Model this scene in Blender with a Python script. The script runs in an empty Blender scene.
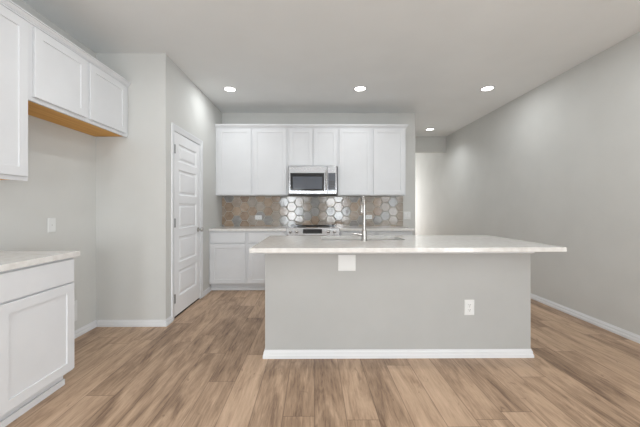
import bpy, bmesh, math, random
from mathutils import Vector, Matrix

random.seed(7)
scene = bpy.context.scene
COL = scene.collection

# ------------------------------------------------------------------ camera
CAM_H = 1.208
cam_data = bpy.data.cameras.new('camera')
cam_data.sensor_width = 36.0
cam_data.lens = 300.0 / 640.0 * 36.0
cam_data.shift_x = 4.05 / 640.0
cam_data.shift_y = -5.0 / 640.0
cam_data.clip_start = 0.05
cam = bpy.data.objects.new('camera', cam_data)
cam.location = (0.0, 0.0, CAM_H)
cam.rotation_euler = (math.radians(90), 0, math.radians(-0.45))
COL.objects.link(cam)
scene.camera = cam

# ------------------------------------------------------------------ world
world = bpy.data.worlds.new('world')
scene.world = world
world.use_nodes = True
bgn = world.node_tree.nodes['Background']
bgn.inputs[0].default_value = (0.80, 0.90, 1.0, 1)
bgn.inputs[1].default_value = 0.6

# ------------------------------------------------------------------ daylight through the windows, with added side ones
REAR_Y = -4.6
HALL_END = 9.3
WINDOWS = [(-1.45, -0.50, 0.35, 2.10), (0.60, 1.60, 0.35, 2.10)]
ADDED_WINDOWS = [(-4.35, -2.55), (-2.40, -0.60)]       # along Y, unseen windows added in the right wall to brighten the room
SIDE_Z = (0.10, 2.40)
P_REAR = 80.0        # daylight per rear window
P_RIGHT = 84.0       # power per window added in the right wall
P_HALL = 50.0        # daylight through the hall window
P_LAMP = 5.0         # each recessed lamp over the kitchen
P_LAMP_NEAR = 5.8    # each recessed lamp before the island
P_ADDED_MID = 3.0     # each guessed recessed lamp near the camera, added for brightness
P_ADDED_REAR = 4.0   # each recessed lamp made up far behind the camera to lift the light
P_LAMP_HALL = 5.4    # the lamp before the hall header
DAY_COLOR = (0.94, 0.99, 1.03)
EXPOSURE = 0.0


def area_light(name, loc, rot, sx, sy, power, color=(1, 1, 1), shape='RECTANGLE', spread=math.pi):
    l = bpy.data.lights.new(name, 'AREA')
    l.shape = shape
    l.size = sx
    l.size_y = sy
    l.energy = power
    l.color = color
    l.spread = spread
    o = bpy.data.objects.new(name, l)
    o.location = loc
    o.rotation_euler = rot
    COL.objects.link(o)
    return o


for (wx0, wx1, wz0, wz1) in WINDOWS:
    area_light('daylight', ((wx0 + wx1) / 2, REAR_Y - 0.20, (wz0 + wz1) / 2), (math.radians(90), 0, 0),
               wx1 - wx0, wz1 - wz0, P_REAR, DAY_COLOR)
for (wy0, wy1) in ADDED_WINDOWS:  # added side lights behind made-up windows, for a brighter room
    area_light('daylight', (2.93 + 0.2, (wy0 + wy1) / 2, sum(SIDE_Z) / 2), (math.radians(90), 0, math.radians(90)),
               wy1 - wy0, SIDE_Z[1] - SIDE_Z[0], P_RIGHT, DAY_COLOR)
area_light('hall_daylight', (2.32, HALL_END + 0.15, 1.30), (math.radians(-90), 0, 0), 0.9, 2.0, P_HALL, (1.0, 0.985, 0.965))

vs = scene.view_settings
vs.view_transform = 'Standard'
vs.look = 'None'
vs.gamma = 1.0
vs.use_curve_mapping = False
vs.exposure = EXPOSURE


# ------------------------------------------------------------------ materials
def srgb(r, g, b):
    def f(c):
        c /= 255.0
        return c / 12.92 if c <= 0.04045 else ((c + 0.055) / 1.055) ** 2.4
    return (f(r), f(g), f(b), 1.0)


def base_mat(name, color, rough=0.5, metal=0.0, spec=0.5):
    m = bpy.data.materials.new(name)
    m.use_nodes = True
    b = m.node_tree.nodes['Principled BSDF']
    b.inputs['Base Color'].default_value = color
    b.inputs['Roughness'].default_value = rough
    b.inputs['Metallic'].default_value = metal
    b.inputs['Specular IOR Level'].default_value = spec
    return m


def nodes_of(m):
    nt = m.node_tree
    return nt, nt.nodes, nt.links, nt.nodes['Principled BSDF']


def noise_mat(name, c0, c1, scale=(8, 8, 8), rough=0.5, metal=0.0, spec=0.5, bump=0.0, bscale=200.0, detail=4, lo=0.35, hi=0.65):
    m = base_mat(name, c0, rough, metal, spec)
    nt, N, L, b = nodes_of(m)
    tc = N.new('ShaderNodeTexCoord')
    mp = N.new('ShaderNodeMapping')
    mp.inputs['Scale'].default_value = scale
    L.new(tc.outputs['Object'], mp.inputs['Vector'])
    n = N.new('ShaderNodeTexNoise')
    n.inputs['Scale'].default_value = 1.0
    n.inputs['Detail'].default_value = detail
    L.new(mp.outputs['Vector'], n.inputs['Vector'])
    r = N.new('ShaderNodeValToRGB')
    r.color_ramp.elements[0].position = lo
    r.color_ramp.elements[0].color = c0
    r.color_ramp.elements[1].position = hi
    r.color_ramp.elements[1].color = c1
    L.new(n.outputs['Fac'], r.inputs['Fac'])
    L.new(r.outputs['Color'], b.inputs['Base Color'])
    if bump > 0:
        n2 = N.new('ShaderNodeTexNoise')
        n2.inputs['Scale'].default_value = bscale
        n2.inputs['Detail'].default_value = 3
        L.new(tc.outputs['Object'], n2.inputs['Vector'])
        bp = N.new('ShaderNodeBump')
        bp.inputs['Strength'].default_value = bump
        bp.inputs['Distance'].default_value = 0.002
        L.new(n2.outputs['Fac'], bp.inputs['Height'])
        L.new(bp.outputs['Normal'], b.inputs['Normal'])
    return m


def floor_mat():
    m = base_mat('vinyl_planks', (0.3, 0.2, 0.15, 1), 0.42, 0, 0.35)
    nt, N, L, b = nodes_of(m)

    def math_(op, a, bb=None, c=None):
        n = N.new('ShaderNodeMath')
        n.operation = op
        for i, v in enumerate((a, bb, c)):
            if v is None:
                continue
            if isinstance(v, (int, float)):
                n.inputs[i].default_value = v
            else:
                L.new(v, n.inputs[i])
        return n.outputs[0]

    def white(vec_x, vec_y, w):
        cx = N.new('ShaderNodeCombineXYZ')
        for i, v in enumerate((vec_x, vec_y, w)):
            if isinstance(v, (int, float)):
                cx.inputs[i].default_value = v
            else:
                L.new(v, cx.inputs[i])
        wn = N.new('ShaderNodeTexWhiteNoise')
        wn.noise_dimensions = '3D'
        L.new(cx.outputs[0], wn.inputs['Vector'])
        return wn.outputs['Value']

    tc = N.new('ShaderNodeTexCoord')
    sp = N.new('ShaderNodeSeparateXYZ')
    L.new(tc.outputs['Object'], sp.inputs[0])
    W, LEN = 0.1845, 1.22
    xs = math_('DIVIDE', math_('SUBTRACT', sp.outputs['X'], 0.006), W)
    row = math_('FLOOR', xs)
    fx = math_('SUBTRACT', xs, row)
    off = white(row, 3.7, 1.3)
    ys = math_('ADD', math_('DIVIDE', sp.outputs['Y'], LEN), math_('MULTIPLY', off, 7.0))
    cell = math_('FLOOR', ys)
    fy = math_('SUBTRACT', ys, cell)
    pid = white(row, cell, 5.1)
    pid2 = white(row, cell, 9.4)
    # grain: coordinates shifted per plank
    cv = N.new('ShaderNodeCombineXYZ')
    L.new(math_('ADD', sp.outputs['X'], math_('MULTIPLY', pid, 37.0)), cv.inputs[0])
    L.new(math_('ADD', sp.outputs['Y'], math_('MULTIPLY', pid2, 53.0)), cv.inputs[1])

    def noise(scale, detail, rough, dist=0.0):
        mp = N.new('ShaderNodeMapping')
        mp.inputs['Scale'].default_value = scale
        L.new(cv.outputs[0], mp.inputs['Vector'])
        n = N.new('ShaderNodeTexNoise')
        n.inputs['Scale'].default_value = 1.0
        n.inputs['Detail'].default_value = detail
        n.inputs['Roughness'].default_value = rough
        n.inputs['Distortion'].default_value = dist
        L.new(mp.outputs[0], n.inputs['Vector'])
        return n.outputs['Fac']
    broad = noise((9, 1.7, 1), 5, 0.62, 1.1)
    fine = noise((62, 4.5, 1), 5, 0.65, 0.6)
    ultra = noise((230, 12.0, 1), 3, 0.6)
    knots = noise((13, 5.0, 1), 2, 0.5, 1.8)
    t = math_('ADD', math_('MULTIPLY', broad, 0.52), math_('MULTIPLY', fine, 0.32))
    t = math_('ADD', t, math_('MULTIPLY', ultra, 0.16))
    t = math_('ADD', t, math_('MULTIPLY', math_('SUBTRACT', pid, 0.5), 0.13))
    ramp = N.new('ShaderNodeValToRGB')
    e = ramp.color_ramp.elements
    e[0].position = 0.33
    e[0].color = srgb(112, 88, 71)
    e[1].position = 0.68
    e[1].color = srgb(208, 179, 153)
    k = e.new(0.46)
    k.color = srgb(164, 137, 113)
    k = e.new(0.55)
    k.color = srgb(189, 160, 134)
    L.new(t, ramp.inputs['Fac'])
    # dark knots
    kr = N.new('ShaderNodeMapRange')
    kr.inputs['From Min'].default_value = 0.67
    kr.inputs['From Max'].default_value = 0.76
    L.new(knots, kr.inputs['Value'])
    mixk = N.new('ShaderNodeMix')
    mixk.data_type = 'RGBA'
    L.new(math_('MULTIPLY', kr.outputs[0], 0.55), mixk.inputs['Factor'])
    L.new(ramp.outputs['Color'], mixk.inputs[6])
    mixk.inputs[7].default_value = srgb(112, 88, 71)
    # seams
    ex = math_('MULTIPLY', math_('MINIMUM', fx, math_('SUBTRACT', 1.0, fx)), W)
    ey = math_('MULTIPLY', math_('MINIMUM', fy, math_('SUBTRACT', 1.0, fy)), LEN)
    ed = math_('MINIMUM', ex, ey)
    sr = N.new('ShaderNodeMapRange')
    sr.inputs['From Min'].default_value = 0.0008
    sr.inputs['From Max'].default_value = 0.0034
    sr.inputs['To Min'].default_value = 0.62
    sr.inputs['To Max'].default_value = 0.0
    L.new(ed, sr.inputs['Value'])
    mixs = N.new('ShaderNodeMix')
    mixs.data_type = 'RGBA'
    L.new(sr.outputs[0], mixs.inputs['Factor'])
    L.new(mixk.outputs[2], mixs.inputs[6])
    mixs.inputs[7].default_value = srgb(88, 68, 54)
    L.new(mixs.outputs[2], b.inputs['Base Color'])
    bp = N.new('ShaderNodeBump')
    bp.inputs['Strength'].default_value = 0.15
    bp.inputs['Distance'].default_value = 0.001
    L.new(math_('SUBTRACT', fine, math_('MULTIPLY', sr.outputs[0], 2.0)), bp.inputs['Height'])
    L.new(bp.outputs['Normal'], b.inputs['Normal'])
    return m


def tile_mat(name, c0, c1):
    m = noise_mat(name, c0, c1, (14, 14, 22), 0.09, 0.0, 0.65, 0.35, 24.0, 5, 0.30, 0.70)
    return m


def brushed(name, color, rough, stretch, aniso=0.0):
    m = base_mat(name, color, rough, 1.0)
    nt, N, L, b = nodes_of(m)
    tc = N.new('ShaderNodeTexCoord')
    mp = N.new('ShaderNodeMapping')
    mp.inputs['Scale'].default_value = stretch
    L.new(tc.outputs['Object'], mp.inputs['Vector'])
    n = N.new('ShaderNodeTexNoise')
    n.inputs['Scale'].default_value = 1.0
    L.new(mp.outputs[0], n.inputs['Vector'])
    mr = N.new('ShaderNodeMapRange')
    mr.inputs['To Min'].default_value = rough * 0.8
    mr.inputs['To Max'].default_value = rough * 1.3
    L.new(n.outputs['Fac'], mr.inputs['Value'])
    L.new(mr.outputs[0], b.inputs['Roughness'])
    if aniso:
        tg = N.new('ShaderNodeTangent')
        tg.direction_type = 'RADIAL'
        tg.axis = 'Z'
        L.new(tg.outputs[0], b.inputs['Tangent'])
        b.inputs['Anisotropic'].default_value = aniso
    return m


WALL = srgb(204, 202, 197)
M = {}
M['wall'] = noise_mat('wall_paint', srgb(206, 206, 203), srgb(209, 209, 206), (3, 3, 3), 0.75, 0, 0.25, 0.10, 350)
M['ceiling'] = noise_mat('ceiling_paint', srgb(236, 238, 238), srgb(239, 241, 241), (2, 2, 2), 0.85, 0, 0.2, 0.25, 180)
M['trim'] = noise_mat('trim_paint', srgb(222, 223, 225), srgb(226, 227, 229), (4, 4, 4), 0.35, 0, 0.4)
M['doorpaint'] = noise_mat('door_paint', srgb(236, 237, 239), srgb(239, 240, 242), (4, 4, 4), 0.40, 0, 0.4)
M['cab'] = noise_mat('cabinet_paint', srgb(218, 219, 221), srgb(221, 222, 224), (4, 4, 4), 0.40, 0, 0.4)
M['panel'] = noise_mat('island_paint', srgb(178, 178, 176), srgb(181, 181, 179), (3, 3, 3), 0.70, 0, 0.25, 0.10, 350)
M['wood'] = noise_mat('raw_cabinet_bottom', srgb(212, 152, 66), srgb(230, 176, 92), (40, 2, 40), 0.5, 0, 0.3)
M['quartz'] = noise_mat('quartz', srgb(227, 225, 222), srgb(214, 210, 205), (22, 22, 22), 0.10, 0, 0.5, 0, 0, 8, 0.40, 0.75)
M['steel'] = brushed('stainless', (0.40, 0.40, 0.41, 1), 0.24, (4, 4, 400), 0.85)
M['sinksteel'] = brushed('sink_steel', (0.30, 0.29, 0.28, 1), 0.35, (40, 40, 40))
M['chrome'] = base_mat('bright_steel', (0.47, 0.45, 0.43, 1), 0.26, 1.0)
M['nickel'] = base_mat('satin_nickel', (0.46, 0.45, 0.43, 1), 0.28, 1.0)
M['hinge'] = base_mat('hinge_nickel', (0.20, 0.20, 0.20, 1), 0.35, 1.0)
M['blackglass'] = base_mat('black_glass', (0.012, 0.013, 0.016, 1), 0.04, 0, 0.6)
M['micglass'] = base_mat('microwave_window', (0.07, 0.08, 0.105, 1), 0.06, 0, 1.0)
M['black'] = base_mat('black_plastic', (0.015, 0.015, 0.015, 1), 0.4)
M['plate'] = noise_mat('white_plastic', srgb(224, 225, 224), srgb(227, 228, 227), (5, 5, 5), 0.3, 0, 0.45)
M['slot'] = base_mat('slot_dark', (0.03, 0.03, 0.03, 1), 0.6)
M['gap_shade'] = base_mat('gap_shade', (0.02, 0.015, 0.012, 1), 0.8)  # near-black colour for the shade under the pantry door
M['grout'] = noise_mat('grout', srgb(205, 200, 192), srgb(212, 208, 200), (30, 30, 30), 0.6)
M['floor'] = floor_mat()
M['oven_inside'] = base_mat('oven_dark', (0.01, 0.01, 0.01, 1), 0.5)
lm = bpy.data.materials.new('lamp_lens')
lm.use_nodes = True
lb = lm.node_tree.nodes['Principled BSDF']
lb.inputs['Base Color'].default_value = (0.9, 0.9, 0.9, 1)
lb.inputs['Emission Color'].default_value = (1, 0.98, 0.95, 1)
lb.inputs['Emission Strength'].default_value = 8.0
M['lens'] = lm
TILES = [tile_mat('tile_taupe', srgb(150, 134, 120), srgb(176, 162, 148)),
         tile_mat('tile_brown', srgb(136, 114, 96), srgb(166, 146, 126)),
         tile_mat('tile_grey', srgb(134, 131, 128), srgb(158, 155, 151)),
         tile_mat('tile_beige', srgb(150, 139, 128), srgb(172, 162, 151)),
         tile_mat('tile_tan', srgb(156, 134, 112), srgb(178, 158, 138))]


# ------------------------------------------------------------------ mesh helpers
class MB:
    def __init__(self):
        self.bm = bmesh.new()
        self.mi = 0

    def _mark(self, faces):
        for f in faces:
            f.material_index = self.mi
        return faces

    def box(self, x0, x1, y0, y1, z0, z1, bev=0.0, seg=2):
        r = bmesh.ops.create_cube(self.bm, size=1.0)
        vs_ = r['verts']
        for v in vs_:
            v.co = Vector((x0 + (v.co.x + 0.5) * (x1 - x0), y0 + (v.co.y + 0.5) * (y1 - y0), z0 + (v.co.z + 0.5) * (z1 - z0)))
        fs = set(f for v in vs_ for f in v.link_faces)
        self._mark(fs)
        if bev > 0:
            es = set(e for v in vs_ for e in v.link_edges)
            r2 = bmesh.ops.bevel(self.bm, geom=list(es), offset=bev, segments=seg, affect='EDGES', profile=0.5)
            self._mark(r2['faces'])
        return self

    def loops(self, loops, cap0=True, cap1=True):
        """skin a list of closed loops (each a list of points)"""
        vl = [[self.bm.verts.new(p) for p in lp] for lp in loops]
        n = len(vl[0])
        fs = []
        for a, b in zip(vl[:-1], vl[1:]):
            for i in range(n):
                fs.append(self.bm.faces.new((a[i], a[(i + 1) % n], b[(i + 1) % n], b[i])))
        if cap0:
            fs.append(self.bm.faces.new(list(reversed(vl[0]))))
        if cap1:
            fs.append(self.bm.faces.new(vl[-1]))
        self._mark(fs)
        return self

    def nested(self, P, u0, u1, v0, v1, steps, cap0=True):
        """rectangular loops by (inset, height) mapped by P(u, v, n)"""
        lps = []
        for (ins, h) in steps:
            lps.append([P(u0 + ins, v0 + ins, h), P(u1 - ins, v0 + ins, h), P(u1 - ins, v1 - ins, h), P(u0 + ins, v1 - ins, h)])
        return self.loops(lps, cap0, True)

    def extrude(self, prof, A, B):
        """profile of (p, q) swept between two mapping functions"""
        return self.loops([[A(p, q) for p, q in prof], [B(p, q) for p, q in prof]])

    def lathe(self, prof, origin, axis='z', seg=24):
        """prof: (radius, height) list along axis"""
        o = Vector(origin)
        lps = []
        for (r, h) in prof:
            lp = []
            for i in range(seg):
                a = 2 * math.pi * i / seg
                c, s = r * math.cos(a), r * math.sin(a)
                if axis == 'z':
                    lp.append(o + Vector((c, s, h)))
                elif axis == 'y':
                    lp.append(o + Vector((c, h, s)))
                else:
                    lp.append(o + Vector((h, c, s)))
            lps.append(lp)
        return self.loops(lps)

    def tube(self, pts, rad, seg=14):
        pts = [Vector(p) for p in pts]
        rads = rad if isinstance(rad, (list, tuple)) else [rad] * len(pts)
        lps = []
        ref = None
        for i, p in enumerate(pts):
            t = (pts[min(i + 1, len(pts) - 1)] - pts[max(i - 1, 0)]).normalized()
            if ref is None:
                ref = Vector((1, 0, 0)) if abs(t.x) < 0.8 else Vector((0, 1, 0))
            u = (ref - t * ref.dot(t)).normalized()
            ref = u
            w = t.cross(u)
            lps.append([p + (u * math.cos(2 * math.pi * k / seg) + w * math.sin(2 * math.pi * k / seg)) * rads[i] for k in range(seg)])
        return self.loops(lps)

    def build(self, name, mats, parent=None, smooth=False):
        bmesh.ops.remove_doubles(self.bm, verts=self.bm.verts, dist=1e-6)
        bmesh.ops.recalc_face_normals(self.bm, faces=self.bm.faces)
        me = bpy.data.meshes.new(name)
        if smooth:
            for f in self.bm.faces:
                f.smooth = True
        self.bm.to_mesh(me)
        self.bm.free()
        if not isinstance(mats, (list, tuple)):
            mats = [mats]
        for mt in mats:
            me.materials.append(M[mt] if isinstance(mt, str) else mt)
        if smooth:
            me.set_sharp_from_angle(angle=math.radians(40))
        o = bpy.data.objects.new(name, me)
        COL.objects.link(o)
        if parent is not None:
            o.parent = parent
            w = Vector((0, 0, 0))
            q = parent
            while q is not None:
                w += q.location
                q = q.parent
            o.location = -w
        return o


def thing(name, loc, label, cat, group=None):
    o = bpy.data.objects.new(name, None)
    o.location = loc
    o.empty_display_size = 0.1
    COL.objects.link(o)
    tag(o, label, cat, group)
    return o


def tag(o, label, cat, group=None):
    o['label'] = label
    o['category'] = cat
    if group:
        o['group'] = group
    return o


def struct(o, label=None, cat=None):
    o['kind'] = 'structure'
    if label:
        o['label'] = label
    if cat:
        o['category'] = cat
    return o


def front_y(y):            # a surface facing the camera (-Y)
    return lambda u, v, n: Vector((u, y - n, v))


def back_y(y):             # a surface facing +Y
    return lambda u, v, n: Vector((u, y + n, v))


def face_x(x):             # a surface facing +X
    return lambda u, v, n: Vector((x + n, u, v))


def face_mx(x):            # a surface facing -X
    return lambda u, v, n: Vector((x - n, u, v))


# ------------------------------------------------------------------ room
XL, XR = -2.230, 2.93
PX = -1.52                 # face of the pantry's side wall
PY = 3.093                 # face of the pantry's front wall
BY = 5.0                   # back wall
BX = 1.70                  # free end of the back wall
CZ = 2.80
HB = 6.62                  # header over the hall opening



def side_wall(w, x0, x1, yend):
    ys = [REAR_Y] + [v for p in ADDED_WINDOWS for v in p] + [yend]
    for i in range(0, len(ys), 2):
        w.box(x0, x1, ys[i], ys[i + 1], 0, CZ)
    for (a, b2) in ADDED_WINDOWS:
        w.box(x0, x1, a, b2, 0, SIDE_Z[0])
        w.box(x0, x1, a, b2, SIDE_Z[1], CZ)


f_ = MB()
f_.box(XL - 0.12, XR + 0.12, REAR_Y - 0.15, HALL_END + 0.1, -0.12, 0.0)
struct(f_.build('floor', 'floor'), 'tan wood plank floor', 'floor')
c_ = MB()
c_.box(XL - 0.12, XR + 0.12, REAR_Y - 0.15, HALL_END + 0.1, CZ, CZ + 0.12)
struct(c_.build('ceiling', 'ceiling'), 'plain pale grey ceiling', 'ceiling')
w = MB()
w.box(XL - 0.12, XL, REAR_Y, PY + 0.1, 0, CZ)
struct(w.build('wall_left', 'wall'), 'grey wall behind the left cabinets', 'wall')
w = MB()
side_wall(w, XR, XR + 0.12, HALL_END)
struct(w.build('wall_right', 'wall'), 'long plain grey wall on the right', 'wall')
w = MB()
w.box(XL, PX, PY, PY + 0.10, 0, CZ)
struct(w.build('wall_pantry_front', 'wall'), 'grey wall beside the pantry door, facing the room', 'wall')
DY0, DY1, DZ = 3.283, 4.027, 2.055        # door opening
w = MB()
w.box(PX - 0.12, PX, PY + 0.10, DY0 - 0.02, 0, CZ)
w.box(PX - 0.12, PX, DY1 + 0.02, BY, 0, CZ)
w.box(PX - 0.12, PX, DY0 - 0.02, DY1 + 0.02, DZ + 0.02, CZ)
struct(w.build('wall_pantry_side', 'wall'), 'grey wall around the pantry door', 'wall')
w = MB()
w.box(PX - 0.12, BX, BY, BY + 0.12, 0, CZ)
struct(w.build('wall_back', 'wall'), 'grey wall behind the back cabinets', 'wall')
w = MB()
w.box(BX - 0.12, BX, BY + 0.12, HALL_END, 0, CZ)
struct(w.build('wall_hall', 'wall'), 'hall wall behind the kitchen', 'wall')
w = MB()
w.box(BX, XR, HB, HB + 0.13, 2.458, CZ)
struct(w.build('wall_header', 'wall'), 'grey header over the hall opening', 'wall')
# hall end wall with a tall window
w = MB()
w.box(BX - 0.12, 1.87, HALL_END, HALL_END + 0.1, 0, CZ)
w.box(2.77, XR + 0.12, HALL_END, HALL_END + 0.1, 0, CZ)
w.box(1.87, 2.77, HALL_END, HALL_END + 0.1, 2.30, CZ)
w.box(1.87, 2.77, HALL_END, HALL_END + 0.1, 0, 0.30)
struct(w.build('wall_hall_end', 'wall'))
w = MB()
for (a, b2) in ((1.87, 1.92), (2.72, 2.77), (2.295, 2.345)):
    w.box(a, b2, HALL_END + 0.02, HALL_END + 0.08, 0.30, 2.30)
w.box(1.92, 2.72, HALL_END + 0.02, HALL_END + 0.08, 0.30, 0.35)
w.box(1.92, 2.72, HALL_END + 0.02, HALL_END + 0.08, 2.25, 2.30)
struct(w.build('window_4', 'trim'))
# rear wall (behind the camera) with three windows
w = MB()
edges = [XL - 0.12] + [v for win in WINDOWS for v in win[:2]] + [XR + 0.12]
for i in range(0, len(edges), 2):
    w.box(edges[i], edges[i + 1], REAR_Y - 0.12, REAR_Y, 0, CZ)
for (a, b2, z0, z1) in WINDOWS:
    w.box(a, b2, REAR_Y - 0.12, REAR_Y, 0, z0)
    w.box(a, b2, REAR_Y - 0.12, REAR_Y, z1, CZ)
struct(w.build('wall_rear', 'wall'))
for i, (a, b2, z0, z1) in enumerate(WINDOWS):
    w = MB()
    for (p, q) in ((a, a + 0.05), (b2 - 0.05, b2)):
        w.box(p, q, REAR_Y - 0.09, REAR_Y - 0.02, z0, z1)
    w.box(a + 0.05, b2 - 0.05, REAR_Y - 0.09, REAR_Y - 0.02, z0, z0 + 0.05)
    w.box(a + 0.05, b2 - 0.05, REAR_Y - 0.09, REAR_Y - 0.02, z1 - 0.05, z1)
    w.box(a + 0.05, b2 - 0.05, REAR_Y - 0.08, REAR_Y - 0.03, (z0 + z1) / 2 - 0.025, (z0 + z1) / 2 + 0.025)
    struct(w.build('window_%d' % (i + 1), 'trim'))

k = 5
for (x0, x1) in ((XR + 0.02, XR + 0.09),):
    for (a, b2) in ADDED_WINDOWS:  # frames of the unseen windows added for side light
        w = MB()
        za, zc = SIDE_Z
        w.box(x0, x1, a, a + 0.05, za, zc)
        w.box(x0, x1, b2 - 0.05, b2, za, zc)
        w.box(x0, x1, a + 0.05, b2 - 0.05, za, za + 0.05)
        w.box(x0, x1, a + 0.05, b2 - 0.05, zc - 0.05, zc)
        w.box(x0 + 0.01, x1 - 0.01, a + 0.05, b2 - 0.05, (za + zc) / 2 - 0.025, (za + zc) / 2 + 0.025)
        struct(w.build('window_%d' % k, 'trim'))
        k += 1

# baseboards: stepped profile (depth, height)
BB = [(0, 0), (0.017, 0), (0.017, 0.024), (0.012, 0.030), (0.011, 0.050), (0.007, 0.055), (0.005, 0.066), (0, 0.066)]


def baseboard(name, segs, label=None):
    w = MB()
    for (kind, base, a, b2) in segs:
        if kind == 'x+':      # wall face at X=base looking +X, running in Y
            A = lambda p, q: Vector((base + p, a, q))
            B = lambda p, q: Vector((base + p, b2, q))
        elif kind == 'x-':
            A = lambda p, q: Vector((base - p, a, q))
            B = lambda p, q: Vector((base - p, b2, q))
        elif kind == 'y-':
            A = lambda p, q: Vector((a, base - p, q))
            B = lambda p, q: Vector((b2, base - p, q))
        else:
            A = lambda p, q: Vector((a, base + p, q))
            B = lambda p, q: Vector((b2, base + p, q))
        w.extrude(BB, A, B)
    return struct(w.build(name, 'trim'), label, 'baseboard' if label else None)


CAS0, CAS1 = DY0 - 0.071, DY1 + 0.071      # outer edges of the door casing
baseboard('baseboard_left', [('x+', XL, 2.083, PY)], 'white baseboard on the left wall')
w = MB()
w.loops([[Vector((XL + 0.017, PY - p, q)) for p, q in BB], [Vector((PX + p, PY - p, q)) for p, q in BB]])
struct(w.build('baseboard_pantry_front', 'trim'), 'white baseboard under the wall beside the pantry door', 'baseboard')
w = MB()
w.loops([[Vector((PX + p, PY - p, q)) for p, q in BB], [Vector((PX + p, CAS0, q)) for p, q in BB]])
w.loops([[Vector((PX + p, CAS1, q)) for p, q in BB], [Vector((PX + p, 4.445, q)) for p, q in BB]])
struct(w.build('baseboard_pantry_side', 'trim'), 'white baseboard beside the pantry door casing', 'baseboard')
baseboard('baseboard_right', [('x-', XR, REAR_Y, HALL_END)], 'white baseboard on the right wall')
baseboard('baseboard_rear', [('y+', REAR_Y, XL, XR)])
baseboard('baseboard_hall', [('x+', BX, BY - 0.018, HALL_END)])
baseboard('baseboard_back', [('y-', BY, 1.487, BX + 0.018)])

# ------------------------------------------------------------------ pantry door
door = bpy.data.objects.new('door_1', None)
door.location = (PX, (DY0 + DY1) / 2, 0)
COL.objects.link(door)
struct(door, 'white five-panel pantry door with a satin nickel knob', 'door')
w = MB()
cas = [(0, 0), (0.005, 0.0), (0.007, 0.010), (0.010, 0.030), (0.015, 0.056), (0.014, 0.064), (0, 0.066)]  # (proud, across)
for (yin, sgn) in ((DY0 - 0.005, -1), (DY1 + 0.005, 1)):
    w.loops([[Vector((PX + p, yin + sgn * q, 0)) for p, q in cas], [Vector((PX + p, yin + sgn * q, DZ + 0.005 + q)) for p, q in cas]])
w.loops([[Vector((PX + p, DY0 - 0.005 - q, DZ + 0.005 + q)) for p, q in cas], [Vector((PX + p, DY1 + 0.005 + q, DZ + 0.005 + q)) for p, q in cas]])
w.build('casing', 'trim', door)
w = MB()
w.box(PX - 0.115, PX + 0.001, DY0 - 0.018, DY0, 0, DZ + 0.018)
w.box(PX - 0.115, PX + 0.001, DY1, DY1 + 0.018, 0, DZ + 0.018)
w.box(PX - 0.115, PX + 0.001, DY0, DY1, DZ, DZ + 0.018)
w.build('jamb', 'trim', door)
# slab: stiles and rails with five raised panels
P = face_x(PX - 0.002)
w = MB()
s0, s1 = DY0 + 0.004, DY1 - 0.004
zb, zt = 0.022, DZ - 0.004
st = 0.115
rails = []
ph = [0.29, 0.29, 0.29, 0.29, 0.20]
gap = (zt - zb - 0.20 - 0.115 - sum(ph)) / 4.0
panels = []
z = zb + 0.20
for h in ph:
    panels.append((z, z + h))
    z += h + gap
quad = lambda a, b2, c0, c1: w._mark([w.bm.faces.new([w.bm.verts.new(P(a, c0, 0)), w.bm.verts.new(P(b2, c0, 0)), w.bm.verts.new(P(b2, c1, 0)), w.bm.verts.new(P(a, c1, 0))])])
quad(s0, s0 + st, zb, zt)
quad(s1 - st, s1, zb, zt)
zz = zb
for (p0, p1) in panels:
    quad(s0 + st, s1 - st, zz, p0)
    w.nested(P, s0 + st, s1 - st, p0, p1, [(0, 0), (0.010, -0.010), (0.028, -0.010), (0.046, -0.003)], cap0=False)
    zz = p1
quad(s0 + st, s1 - st, zz, zt)
w.nested(P, s0, s1, zb, zt, [(0, 0), (0, -0.035)], cap0=False)
w.build('door_slab', 'doorpaint', door)
w = MB()
w.box(PX - 0.10, PX - 0.006, DY0 + 0.001, DY1 - 0.001, 0.0005, 0.006)  # dark strip standing in for the shade in the gap under the door
w.build('door_gap_shade', 'gap_shade', door)
for hz in (0.22, 1.05, 1.86):
    w = MB()
    w.lathe([(0.0035, 0), (0.0075, 0.004), (0.0075, 0.096), (0.0035, 0.10)], (PX + 0.006, DY0 + 0.003, hz - 0.05), 'z', 12)
    w.box(PX - 0.0015, PX + 0.0012, DY0 + 0.003, DY0 + 0.030, hz - 0.045, hz + 0.045)
    w.build('hinge', 'hinge', door, True)
kz = 0.932
ky = DY1 - 0.068
w = MB()
w.lathe([(0.031, 0.0), (0.031, 0.004), (0.026, 0.009), (0.012, 0.011), (0.011, 0.032), (0.020, 0.038), (0.027, 0.048), (0.028, 0.056), (0.024, 0.066), (0.012, 0.070)],
        (PX - 0.0018, ky, kz), 'x', 24)
w.build('door_knob', 'nickel', door, True)


# ------------------------------------------------------------------ cabinets
DT = 0.019


def shaker(P, u0, u1, v0, v1, parent, name='door', stile=0.060):
    w = MB()
    w.nested(P, u0, u1, v0, v1, [(0, 0.0005), (0, DT - 0.002), (0.002, DT), (stile - 0.001, DT), (stile + 0.0005, DT - 0.007), (stile + 0.0010, DT - 0.0075)])
    return w.build(name, 'cab', parent)


def slab_front(P, u0, u1, v0, v1, parent, name='drawer_front'):
    w = MB()
    w.nested(P, u0, u1, v0, v1, [(0, 0.0005), (0, DT - 0.004), (0.004, DT)])
    return w.build(name, 'cab', parent)


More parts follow.
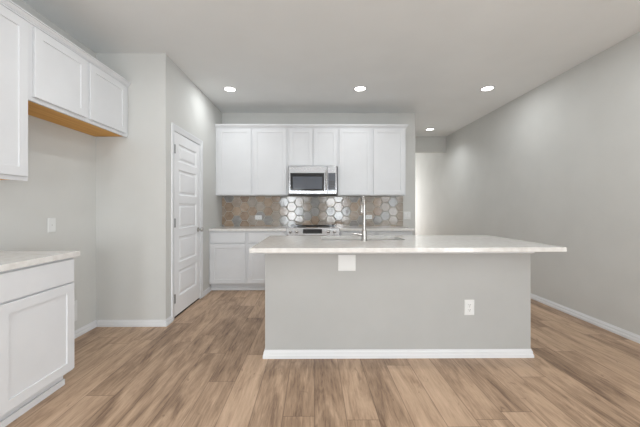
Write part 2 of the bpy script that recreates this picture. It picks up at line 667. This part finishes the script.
def base_unit_front(x0, x1, yf, label, group, ndoor=1):
    """base cabinet facing -Y, face frame at yf, standing against the back wall"""
    t = thing('base_cabinet', ((x0 + x1) / 2, (yf + BY) / 2, 0), label, 'cabinet', group)
    w = MB()
    w.box(x0, x1, yf, BY - 0.001, 0.105, 0.878)
    w.build('cabinet_body', 'cab', t)
    w = MB()
    w.box(x0, x1, yf + 0.07, BY - 0.001, 0.0, 0.105)
    w.build('toe_kick', 'cab', t)
    w = MB()
    w.box(x0, x1, yf + 0.056, yf + 0.0695, 0.0, 0.042, 0.003)
    w.build('shoe_molding', 'trim', t)
    P = front_y(yf)
    g = 0.022
    slab_front(P, x0 + g, x1 - g, 0.706, 0.858, t)
    dw = (x1 - x0 - 2 * g - (ndoor - 1) * 0.006) / ndoor
    for k in range(ndoor):
        a = x0 + g + k * (dw + 0.006)
        shaker(P, a, a + dw, 0.118, 0.690, t)
    return t


BF = 4.382
G1 = 'white base cabinets on the back wall'
base_unit_front(PX + 0.001, -0.972, BF, 'white shaker base cabinet beside the pantry door wall, left of its twin', G1)
base_unit_front(-0.970, -0.400, BF, 'white shaker base cabinet directly left of the range', G1)
base_unit_front(0.381, 0.915, BF, 'white base cabinet directly right of the range, behind the faucet', G1)
base_unit_front(0.917, 1.448, BF, 'white base cabinet at the open right end of the back wall', G1)


def wall_unit_front(x0, x1, z0, z1, yf, label, group, doors):
    t = thing('wall_cabinet', ((x0 + x1) / 2, (yf + BY) / 2, z0), label, 'cabinet', group)
    w = MB()
    w.box(x0, x1, yf, BY - 0.001, z0, z1)
    w.build('cabinet_body', 'cab', t)
    P = front_y(yf)
    for (a, b2) in doors:
        shaker(P, a, b2, z0 + 0.012, z1 - 0.030, t, stile=0.058)
    return t


UF = 4.669
UZ0, UZ1 = 1.412, 2.470
G2 = 'white wall cabinets on the back wall'
wall_unit_front(PX + 0.001, -0.396, UZ0, UZ1, UF, 'white two-door wall cabinet left of the microwave', G2, [(-1.484, -0.968), (-0.932, -0.424)])
wall_unit_front(-0.395, 0.376, 1.860, UZ1, UF, 'short white two-door wall cabinet above the microwave', G2, [(-0.378, -0.014), (-0.004, 0.362)])
wall_unit_front(0.377, 1.435, UZ0, UZ1, UF, 'white two-door wall cabinet right of the microwave', G2, [(0.398, 0.890), (0.932, 1.408)])

# crown mouldings (proud, height)
CR = [(0, 0), (0.004, 0), (0.006, 0.010), (0.014, 0.018), (0.028, 0.034), (0.034, 0.046), (0.036, 0.060), (0, 0.060)]
w = MB()
z0 = 2.452
yb = UF - 0.001
ring = lambda x, yy, p, q: Vector((x, yy - p, z0 + q))
w.loops([[Vector((PX + 0.001, yb - p, z0 + q)) for p, q in CR],
         [Vector((1.436 + p, yb - p, z0 + q)) for p, q in CR],
         [Vector((1.436 + p, BY - 0.001, z0 + q)) for p, q in CR]])
tag(w.build('crown_molding', 'cab'), 'white crown molding along the top of the back wall cabinets', 'molding')

# left wall cabinets
LF = -1.905                # face frame of the left uppers
t = thing('wall_cabinet', (-2.07, 1.75, 1.385), 'tall white wall cabinet above the left countertop, cut by the frame', 'cabinet', 'white wall cabinets on the left wall')
w = MB()
w.box(XL + 0.001, LF, 1.500, 2.014, 1.402, UZ1)
w.box(LF - 0.019, LF, 1.500, 2.014, 1.390, 1.402)
w.box(XL + 0.001, LF - 0.0192, 2.000, 2.014, 1.390, 1.4018)
w.build('cabinet_body', 'cab', t)
w = MB()
w.box(XL + 0.002, LF - 0.02, 1.52, 1.995, 1.3965, 1.4015)
w.build('underside', 'wood', t)
shaker(face_x(LF), 1.520, 1.998, 1.418, UZ1 - 0.030, t)
t = thing('wall_cabinet', (-2.07, 1.25, 1.385), 'tall white wall cabinet outside the frame at left', 'cabinet', 'white wall cabinets on the left wall')
w = MB()
w.box(XL + 0.001, LF, 0.90, 1.499, 1.392, UZ1)
w.build('cabinet_body', 'cab', t)
shaker(face_x(LF), 0.920, 1.480, 1.404, UZ1 - 0.030, t)
t = thing('wall_cabinet', (-2.07, 2.55, 1.935), 'short white two-door cabinet over the refrigerator gap with bare wood underside', 'cabinet', 'white wall cabinets on the left wall')
w = MB()
w.box(XL + 0.001, LF, 2.015, PY - 0.001, 1.946, UZ1)
w.build('cabinet_body', 'cab', t)
w = MB()
w.box(XL + 0.002, LF - 0.02, 2.03, PY - 0.02, 1.941, 1.9455)
w.build('underside', 'wood', t)
w = MB()
w.box(LF - 0.019, LF, 2.015, PY - 0.001, 1.936, 1.9455)
w.build('bottom_rail', 'cab', t)
shaker(face_x(LF), 2.048, 2.512, 1.964, UZ1 - 0.030, t)
shaker(face_x(LF), 2.555, 3.040, 1.964, UZ1 - 0.030, t)
w = MB()
xb = LF + 0.001
CRL = [(0, 0), (0.007, 0), (0.007, 0.009), (0.013, 0.011), (0.013, 0.016), (0.022, 0.025), (0.026, 0.032), (0.034, 0.034), (0.034, 0.042), (0, 0.042)]
w.loops([[Vector((xb + p, 0.90, z0 + q)) for p, q in CRL], [Vector((xb + p, PY - 0.001, z0 + q)) for p, q in CRL]])
tag(w.build('crown_molding', 'cab'), 'white crown molding along the top of the left wall cabinets', 'molding')

# left base cabinets
LB = -1.652
for (y0, y1, lab) in ((1.540, 2.075, 'white shaker base cabinet with one drawer under the left countertop'),
                      (0.90, 1.539, 'white base cabinet outside the frame under the left countertop')):
    t = thing('base_cabinet', (-1.95, (y0 + y1) / 2, 0), lab, 'cabinet', 'white base cabinets on the left wall')
    w = MB()
    w.box(XL + 0.001, LB, y0, y1, 0.105, 0.878)
    w.build('cabinet_body', 'cab', t)
    w = MB()
    w.box(XL + 0.019, LB - 0.066, y0, y1 - 0.004, 0.0, 0.105)
    w.build('toe_kick', 'cab', t)
    w = MB()
    w.box(LB - 0.0655, LB - 0.052, y0, y1 - 0.004, 0.0, 0.042, 0.003)
    w.build('shoe_molding', 'trim', t)
    P = face_x(LB)
    slab_front(P, y0 + 0.022, y1 - 0.012, 0.711, 0.866, t)
    shaker(P, y0 + 0.022, y1 - 0.012, 0.120, 0.702, t)
w = MB()
w.box(XL + 0.001, -1.622, 0.88, 2.100, 0.8785, 0.914, 0.003)
tag(w.build('countertop', 'quartz'), 'pale quartz countertop on the left base cabinet', 'countertop')

# back countertops
CF = 4.352
w = MB()
w.box(PX + 0.001, -0.398, CF, BY - 0.001, 0.8785, 0.914, 0.003)
tag(w.build('countertop', 'quartz'), 'pale quartz countertop left of the range', 'countertop')
w = MB()
w.box(0.379, 1.470, CF, BY - 0.001, 0.8785, 0.914, 0.003)
tag(w.build('countertop', 'quartz'), 'pale quartz countertop right of the range on the back wall', 'countertop')

# ------------------------------------------------------------------ hexagon backsplash
bs = thing('tile_backsplash', (0, BY, 0.914), 'glossy brown and grey hexagon tile backsplash on the back wall', 'backsplash')
TX0, TX1, TZ0, TZ1 = PX + 0.002, 1.490, 0.9145, 1.4115
w = MB()
w.box(TX0, TX1, BY - 0.006, BY - 0.001, TZ0, TZ1)
w.build('grout', 'grout', bs)


def clip(poly, axis, lim, keep_greater):
    out = []
    for i in range(len(poly)):
        a, b2 = poly[i], poly[(i + 1) % len(poly)]
        ia = (a[axis] >= lim) == keep_greater
        ib = (b2[axis] >= lim) == keep_greater
        if ia:
            out.append(a)
        if ia != ib:
            tt = (lim - a[axis]) / (b2[axis] - a[axis])
            out.append((a[0] + tt * (b2[0] - a[0]), a[1] + tt * (b2[1] - a[1])))
    return out


w = MB()
FLAT = 0.150
R = FLAT / math.sqrt(3)
grt = 0.0035
rng = random.Random(11)
ci = -14
while True:
    cx = -0.235 + ci * 1.5 * R
    if cx > TX1 + R:
        break
    for ri in range(-1, 6):
        cz = 0.86 + ri * FLAT + (FLAT / 2 if ci % 2 else 0)
        tint = rng.choice([0, 0, 1, 2, 2, 3, 3, 4])
        tx, tz = rng.uniform(-0.006, 0.006), rng.uniform(-0.006, 0.006)
        polys = []
        for rr, dep in ((R - grt, 0.0), (R - grt, 0.004), (R - grt - 0.005, 0.0075)):
            pl = [(cx + rr * math.cos(math.pi / 3 * k), cz + rr * math.sin(math.pi / 3 * k)) for k in range(6)]
            polys.append((pl, dep))
        # clip to the field
        lps = []
        ok = True
        ins = 0.0
        for (pl, dep) in polys:
            q = pl
            for (ax, lim, kg) in ((0, TX0 + ins, True), (0, TX1 - ins, False), (1, TZ0 + ins, True), (1, TZ1 - ins, False)):
                q = clip(q, ax, lim, kg)
                if len(q) < 3:
                    ok = False
                    break
            if not ok:
                break
            lps.append([Vector((x, BY - 0.006 - dep - (x - cx) * tx - (z - cz) * tz, z)) for x, z in q])
        if not ok:
            continue
        w.mi = tint
        if len(set(len(l) for l in lps)) == 1:
            w.loops(lps, cap0=False)
        else:
            w.loops(lps[:2] if len(lps[0]) == len(lps[1]) else lps[1:2], cap0=False)
    ci += 1
w.build('hexagon_tiles', TILES, bs)


# ------------------------------------------------------------------ wall plates
def plate_thing(P, cu, cv, pw, ph_, kind, name, label, cat, horizontal=False, group=None):
    loc = P(cu, cv, 0)
    t = thing(name, loc, label, cat, group)
    w = MB()
    w.nested(P, cu - pw / 2, cu + pw / 2, cv - ph_ / 2, cv + ph_ / 2, [(0, 0.0006), (0, 0.003), (0.003, 0.0055)])
    w.build('cover_plate', 'plate', t)

    def local(a, b2):
        return (cu + b2, cv + a) if horizontal else (cu + a, cv + b2)
    if kind == 'outlet':
        for s in (-1, 1):
            w = MB()
            u, v = local(0, s * 0.020)
            hw, hh = (0.0145, 0.017) if horizontal else (0.017, 0.0145)
            w.nested(P, u - hw, u + hw, v - hh, v + hh, [(0, 0.0057), (0, 0.0075), (0.003, 0.0082)])
            r_ = w.build('receptacle', 'plate', t)
            for (a, b2, ww, hhh) in ((-0.0065, 0.004, 0.0013, 0.0045), (0.0065, 0.004, 0.0013, 0.0035), (0, -0.007, 0.0025, 0.0022)):
                w = MB()
                uu, vv = local(a, s * 0.020 + b2)
                x2, y2 = (hhh, ww) if horizontal else (ww, hhh)
                w.nested(P, uu - x2, uu + x2, vv - y2, vv + y2, [(0, 0.0082), (0, 0.0086)])
                w.build('slot', 'slot', r_)
        w = MB()
        w.nested(P, cu - 0.002, cu + 0.002, cv - 0.002, cv + 0.002, [(0, 0.0056), (0, 0.0066)])
        w.build('screw', 'nickel', t)
    elif kind == 'switch':
        n = 2
        for s in (-0.5, 0.5):
            w = MB()
            u = cu + s * 0.046
            w.nested(P, u - 0.0165, u + 0.0165, cv - 0.033, cv + 0.033, [(0, 0.0057), (0, 0.0075), (0.002, 0.0095)])
            w.build('rocker', 'plate', t)
    elif kind == 'dot':
        w = MB()
        w.nested(P, cu - 0.004, cu + 0.004, cv - 0.004, cv + 0.004, [(0, 0.0056), (0.0015, 0.0075)])
        w.build('screw', 'nickel', t)
    elif kind == 'blank':
        w = MB()
        w.nested(P, cu - pw / 2 + 0.014, cu + pw / 2 - 0.014, cv - ph_ / 2 + 0.014, cv + ph_ / 2 - 0.014, [(0, 0.0056), (0.002, 0.0068)])
        w.build('inner_cover', 'plate', t)
    elif kind == 'box':
        w = MB()
        w.nested(P, cu - pw / 2 + 0.02, cu + pw / 2 - 0.02, cv - ph_ / 2 + 0.02, cv + ph_ / 2 - 0.02, [(0, 0.0056), (0.003, 0.009)])
        w.build('inner_cover', 'plate', t)
    return t


TS = front_y(BY - 0.0145)
plate_thing(TS, -0.915, 1.060, 0.115, 0.072, 'outlet', 'wall_outlet', 'white horizontal outlet on the tiles left of the range', 'outlet', True)
plate_thing(TS, 0.917, 1.066, 0.115, 0.072, 'outlet', 'wall_outlet', 'white horizontal outlet on the tiles right of the faucet', 'outlet', True)
plate_thing(front_y(BY), 1.560, 1.090, 0.117, 0.122, 'switch', 'light_switch', 'white double switch plate on the wall at the right end of the tiles', 'switch')
plate_thing(face_x(XL), 2.570, 1.067, 0.076, 0.122, 'dot', 'wall_plate', 'white wall plate on the grey wall above the left countertop', 'wall plate')
plate_thing(face_x(XL), 2.765, 0.250, 0.160, 0.190, 'box', 'water_supply_box', 'white plate low on the wall, half hidden by the left base cabinet', 'wall plate')

# ------------------------------------------------------------------ microwave
mx0, mx1 = -0.382, 0.354
mz0, mz1 = 1.416, 1.858
mf = 4.590
mw = thing('microwave', ((mx0 + mx1) / 2, 4.8, mz0), 'stainless steel microwave mounted over the range', 'microwave')
w = MB()
w.box(mx0, mx1, mf + 0.012, BY - 0.02, mz0 + 0.012, mz1, 0.003)
w.build('body', 'steel', mw)
w = MB()
w.box(mx0 + 0.004, mx1 - 0.004, mf + 0.004, BY - 0.02, mz0 - 0.004, mz0 + 0.012)
w.build('base_vent', 'black', mw)
dx1 = mx0 + 0.588
w = MB()
w.box(mx0, dx1, mf - 0.022, mf + 0.0115, mz0 + 0.016, mz1 - 0.004, 0.004)
dr = w.build('door', 'steel', mw)
w = MB()
w.nested(front_y(mf - 0.022), mx0 + 0.028, dx1 - 0.045, mz0 + 0.062, mz1 - 0.108, [(0, 0.0005), (0.001, 0.003)])
w.build('window_frame', 'blackglass', dr)
w = MB()
w.nested(front_y(mf - 0.025), mx0 + 0.065, dx1 - 0.075, mz0 + 0.090, mz1 - 0.165, [(0, 0.0003), (0.001, 0.0012)])
w.build('window', 'micglass', dr)
w = MB()
hx = dx1 - 0.018
w.tube([(hx, mf - 0.024, mz0 + 0.075), (hx, mf - 0.052, mz0 + 0.075), (hx, mf - 0.060, mz0 + 0.085), (hx, mf - 0.062, (mz0 + mz1) / 2), (hx, mf - 0.060, mz1 - 0.085),
        (hx, mf - 0.052, mz1 - 0.075), (hx, mf - 0.024, mz1 - 0.075)], 0.0095)
w.build('handle', 'chrome', dr, True)
w = MB()
w.box(dx1 + 0.003, mx1, mf - 0.022, mf + 0.0115, mz0 + 0.016, mz1 - 0.004, 0.004)
cp = w.build('control_panel', 'steel', mw)
w = MB()
w.nested(front_y(mf - 0.022), dx1 + 0.014, mx1 - 0.020, mz0 + 0.062, mz1 - 0.108, [(0, 0.0005), (0.001, 0.003)])
kp = w.build('keypad', 'micglass', cp)
for r2 in range(4):
    for c2 in range(3):
        w = MB()
        bx = dx1 + 0.040 + c2 * 0.030
        bz = mz0 + 0.09 + r2 * 0.036
        w.nested(front_y(mf - 0.025), bx - 0.010, bx + 0.010, bz - 0.010, bz + 0.010, [(0, 0.0003), (0.001, 0.0010)])
        w.build('button', 'black', kp)

# ------------------------------------------------------------------ range
rx0, rx1 = -0.394, 0.374
rf = 4.345
rg = thing('kitchen_range', ((rx0 + rx1) / 2, 4.67, 0), 'stainless slide-in range below the microwave, mostly hidden by the island', 'range')
w = MB()
w.box(rx0, rx1, rf + 0.03, BY - 0.03, 0.06, 0.905)
w.build('body', 'steel', rg)
w = MB()
w.box(rx0 + 0.002, rx1 - 0.002, rf + 0.035, BY - 0.045, 0.906, 0.922, 0.003)
ct = w.build('cooktop', 'blackglass', rg)
for (bx, by, br) in ((-0.20, 4.53, 0.10), (0.18, 4.53, 0.085), (-0.20, 4.80, 0.075), (0.18, 4.80, 0.10)):
    w = MB()
    w.lathe([(br, 0.9222), (br, 0.9226), (br - 0.004, 0.9226)], (bx, by, 0), 'z', 32)
    w.build('burner', 'black', ct)
w = MB()
w.box(rx0 + 0.02, rx1 - 0.02, BY - 0.10, BY - 0.045, 0.9225, 0.938, 0.003)
w.build('rear_trim', 'blackglass', rg)
# sloped control panel
w = MB()
prof = [(rf + 0.034, 0.926), (rf + 0.020, 0.928), (rf - 0.010, 0.825), (rf - 0.006, 0.818), (rf + 0.034, 0.818)]
w.loops([[Vector((rx0, y, z)) for y, z in prof], [Vector((rx1, y, z)) for y, z in prof]])
cpn = w.build('control_panel', 'steel', rg)


def Psl(u, v, n):          # on the slope; v runs 0..1 upward
    y = rf - 0.010 + v * 0.030
    z = 0.825 + v * 0.103
    return Vector((u, y - n * 0.947, z + n * 0.32))


w = MB()
lp = []
for h in (0.0004, 0.003):
    lp.append([Psl(-0.155, 0.20, h), Psl(0.122, 0.20, h), Psl(0.122, 0.80, h), Psl(-0.155, 0.80, h)])
w.loops(lp)
w.build('display', 'blackglass', cpn)
for kx in (-0.335, -0.245, 0.215, 0.305):
    w = MB()
    c = Psl(kx, 0.45, 0.0005)
    d = Vector((0, -0.947, 0.32))
    u = Vector((1, 0, 0))
    v = d.cross(u)
    lp = []
    for (r, h) in ((0.024, 0), (0.024, 0.006), (0.019, 0.010), (0.017, 0.030), (0.013, 0.032)):
        lp.append([c + d * h + (u * math.cos(2 * math.pi * k / 20) + v * math.sin(2 * math.pi * k / 20)) * r for k in range(20)])
    w.loops(lp)
    w.build('knob', 'chrome', cpn, True)
w = MB()
w.box(rx0 + 0.004, rx1 - 0.004, rf - 0.012, rf + 0.0295, 0.245, 0.815, 0.004)
od = w.build('oven_door', 'steel', rg)
w = MB()
w.nested(front_y(rf - 0.012), rx0 + 0.11, rx1 - 0.11, 0.36, 0.66, [(0, 0.0004), (0.001, 0.002)])
w.build('oven_window', 'blackglass', od)
w = MB()
w.tube([(rx0 + 0.06, rf - 0.013, 0.755), (rx0 + 0.06, rf - 0.050, 0.755), (rx0 + 0.075, rf - 0.058, 0.755), (rx1 - 0.075, rf - 0.058, 0.755), (rx1 - 0.06, rf - 0.050, 0.755), (rx1 - 0.06, rf - 0.013, 0.755)], 0.011)
w.build('handle', 'chrome', od, True)
w = MB()
w.box(rx0 + 0.004, rx1 - 0.004, rf - 0.010, rf + 0.0295, 0.075, 0.235, 0.004)
w.build('storage_drawer', 'steel', rg)
for (fx, fy) in ((rx0 + 0.05, 4.45), (rx1 - 0.05, 4.45), (rx0 + 0.05, 4.90), (rx1 - 0.05, 4.90)):
    w = MB()
    w.lathe([(0.018, 0.0), (0.018, 0.012), (0.010, 0.014), (0.010, 0.0595)], (fx, fy, 0), 'z', 14)
    w.build('foot', 'black', rg)

# ------------------------------------------------------------------ island
IX0, IX1 = -0.392, 1.766
IY0 = 2.428
isl = thing('kitchen_island', ((IX0 + IX1) / 2, 2.8, 0), 'large kitchen island with a painted grey front panel and white baseboard', 'island')
w = MB()
w.box(IX0, IX1, IY0, IY0 + 0.12, 0, 0.8755)
w.build('front_panel', 'panel', isl)
w = MB()
# baseboard wraps the front and both ends of the panel
pts = lambda x, y: None
loops = []
w.loops([[Vector((IX0 - p, IY0 + 0.12, q)) for p, q in BB], [Vector((IX0 - p, IY0 - p, q)) for p, q in BB],
         [Vector((IX1 + p, IY0 - p, q)) for p, q in BB], [Vector((IX1 + p, IY0 + 0.12, q)) for p, q in BB]])
w.build('baseboard', 'trim', isl)
w = MB()
w.box(IX0 - 0.008, IX1 + 0.022, IY0 - 0.014, IY0 + 0.12, 0.846, 0.8795, 0.002)
w.build('cleat', 'trim', isl)
IB = 3.205
w = MB()
# cabinet carcass behind the panel, open in the sink bay
w.box(IX0 + 0.01, 0.02, IY0 + 0.121, IB, 0.105, 0.8795)
w.build('cabinet_body', 'cab', isl)
w = MB()
w.box(0.93, IX1 - 0.01, IY0 + 0.121, IB, 0.105, 0.8795)
w.build('cabinet_body', 'cab', isl)
w = MB()
w.box(0.02, 0.93, IB - 0.019, IB, 0.105, 0.8795)
w.build('sink_cabinet_front', 'cab', isl)
w = MB()
w.box(0.02, 0.93, IY0 + 0.121, IB - 0.0195, 0.105, 0.125)
w.build('sink_cabinet_floor', 'cab', isl)
w = MB()
w.box(IX0 + 0.01, IX1 - 0.01, IY0 + 0.121, IB - 0.075, 0.0, 0.104)
w.build('toe_kick', 'cab', isl)
P = back_y(IB)
for (a, b2) in ((-0.36, 0.0), (0.04, 0.47), (0.48, 0.91), (0.95, 1.33), (1.35, 1.72)):
    slab_front(P, a, b2, 0.706, 0.858, isl)
    shaker(P, a, b2, 0.118, 0.690, isl)

# island countertop with a sink cut-out
w = MB()
A = (-0.473, 1.914, 2.212, 3.277)
H = (0.075, 0.865, 2.785, 3.175)
zt, zb = 0.914, 0.880
e = 0.003


def rect(x0, x1, y0, y1, z):
    return [Vector((x0, y0, z)), Vector((x1, y0, z)), Vector((x1, y1, z)), Vector((x0, y1, z))]


def top_rect(ins, z):      # the slab's front edge runs a little out of square with the panel
    return [Vector((A[0] + ins, A[2] + ins, z)), Vector((A[1] - ins, A[2] + 0.040 + ins, z)), Vector((A[1] - ins, A[3] - ins, z)), Vector((A[0] + ins, A[3] - ins, z))]


lps = [rect(*H, zb), top_rect(e, zb), top_rect(0, zb + e), top_rect(0, zt - e), top_rect(e, zt), rect(*H, zt), rect(*H, zb)]
w.loops(lps, False, False)
tag(w.build('countertop', 'quartz'), 'large pale quartz island countertop overhanging the grey panel', 'countertop')

# sink
sk = thing('kitchen_sink', ((H[0] + H[1]) / 2, (H[2] + H[3]) / 2, 0.66), 'stainless undermount sink in the island countertop', 'sink')
w = MB()
o2 = 0.012
lps = [rect(H[0] - 0.008, H[1] + 0.008, H[2] - 0.008, H[3] + 0.008, 0.8795), rect(H[0] - 0.008, H[1] + 0.008, H[2] - 0.008, H[3] + 0.008, 0.875),
       rect(H[0] - 0.004, H[1] + 0.004, H[2] - 0.004, H[3] + 0.004, 0.870), rect(H[0] + 0.01, H[1] - 0.01, H[2] + 0.01, H[3] - 0.01, 0.674), rect(H[0] + 0.03, H[1] - 0.03, H[2] + 0.03, H[3] - 0.03, 0.664)]
w.loops(lps, False, True)
lps = [rect(H[0] - 0.008, H[1] + 0.008, H[2] - 0.008, H[3] + 0.008, 0.8795), rect(H[0] + 0.002, H[1] - 0.002, H[2] + 0.002, H[3] - 0.002, 0.8795),
       rect(H[0] + 0.006, H[1] - 0.006, H[2] + 0.006, H[3] - 0.006, 0.870), rect(H[0] + 0.016, H[1] - 0.016, H[2] + 0.016, H[3] - 0.016, 0.690), rect(H[0] + 0.036, H[1] - 0.036, H[2] + 0.036, H[3] - 0.036, 0.672)]
w.loops(lps, False, True)
w.build('bowl', 'sinksteel', sk)
w = MB()
w.lathe([(0.045, 0.6725), (0.045, 0.675), (0.034, 0.6745), (0.030, 0.6735)], ((H[0] + H[1]) / 2, 3.05, 0), 'z', 24)
w.build('drain', 'chrome', sk)

# faucet
fx, fy = 0.458, 2.715
fc = thing('kitchen_faucet', (fx, fy, 0.914), 'tall stainless gooseneck faucet standing on the island', 'faucet')
w = MB()
w.lathe([(0.027, 0.0), (0.028, 0.006), (0.026, 0.010), (0.0245, 0.014), (0.0240, 0.078), (0.0165, 0.112)], (fx, fy, 0.9143), 'z', 24)
w.build('base', 'chrome', fc, True)
w = MB()
pts = [(fx, fy, 1.025), (fx, fy, 1.10), (fx, fy, 1.20), (fx, fy, 1.235)]
rr = 0.072
for k in range(1, 13):
    a = math.pi * k / 12
    pts.append((fx, fy + rr - rr * math.cos(a), 1.235 + rr * math.sin(a) * 1.05))
pts.append((fx, fy + 2 * rr, 1.232))
w.tube(pts, 0.0145, 16)
w.build('spout', 'chrome', fc, True)
w = MB()
w.lathe([(0.011, 0.0), (0.0165, 0.003), (0.0175, 0.015), (0.0165, 0.065), (0.0148, 0.072)], (fx, fy + 2 * rr, 1.160), 'z', 20)
w.build('spray_head', 'chrome', fc, True)
w = MB()
w.tube([(fx - 0.022, fy, 0.972), (fx - 0.048, fy, 0.973)], [0.016, 0.016], 16)
w.tube([(fx - 0.048, fy, 0.973), (fx - 0.064, fy, 0.976), (fx - 0.098, fy, 0.982)], [0.011, 0.009, 0.008], 12)
w.build('handle', 'chrome', fc, True)

# plates on the island panel
PI_ = front_y(IY0)
plate_thing(PI_, 0.269, 0.768, 0.142, 0.130, 'blank', 'wall_plate', 'white square blank plate on the island panel under the countertop', 'wall plate')
plate_thing(PI_, 1.264, 0.405, 0.080, 0.124, 'outlet', 'wall_outlet', 'white vertical outlet low on the right of the island panel', 'outlet')


# ------------------------------------------------------------------ recessed lights
def recessed(x, y, label, group='recessed ceiling lights', power=None, spread=180):
    t = thing('recessed_light', (x, y, CZ), label, 'ceiling light', group)
    w = MB()
    w.lathe([(0.068, -0.0008), (0.088, -0.0008), (0.088, -0.004), (0.083, -0.008), (0.072, -0.009), (0.068, -0.006)], (x, y, CZ), 'z', 32)
    w.build('trim_ring', 'trim', t, True)
    w = MB()
    w.lathe([(0.067, -0.0062), (0.067, -0.0078), (0.060, -0.0085)], (x, y, CZ), 'z', 32)
    w.build('lens', 'lens', t)
    a = area_light('lamp', (x, y, CZ - 0.012), (0, 0, 0), 0.10, 0.10, P_LAMP if power is None else power, (0.955, 0.99, 1.005), 'DISK', math.radians(spread))
    return t


recessed(-1.113, 4.00, 'recessed light above the pantry door side, leftmost of the row of three')
recessed(0.616, 3.97, 'recessed light above the sink, middle of the row of three')
recessed(2.300, 3.95, 'recessed light near the right wall, rightmost of the row of three')
recessed(2.330, 6.00, 'small recessed light in front of the hall header', power=P_LAMP_HALL, spread=128)
for x in (-0.90, 0.616, 2.20):
    for y, pw in ((2.18, P_LAMP_NEAR), (0.40, P_ADDED_MID), (-1.40, P_ADDED_REAR), (-3.20, P_ADDED_REAR)):  # rows other than the island's are unseen lamps added to brighten the room
        recessed(x, y, 'unseen recessed light in the ceiling outside the frame', 'recessed lights outside the frame', pw)
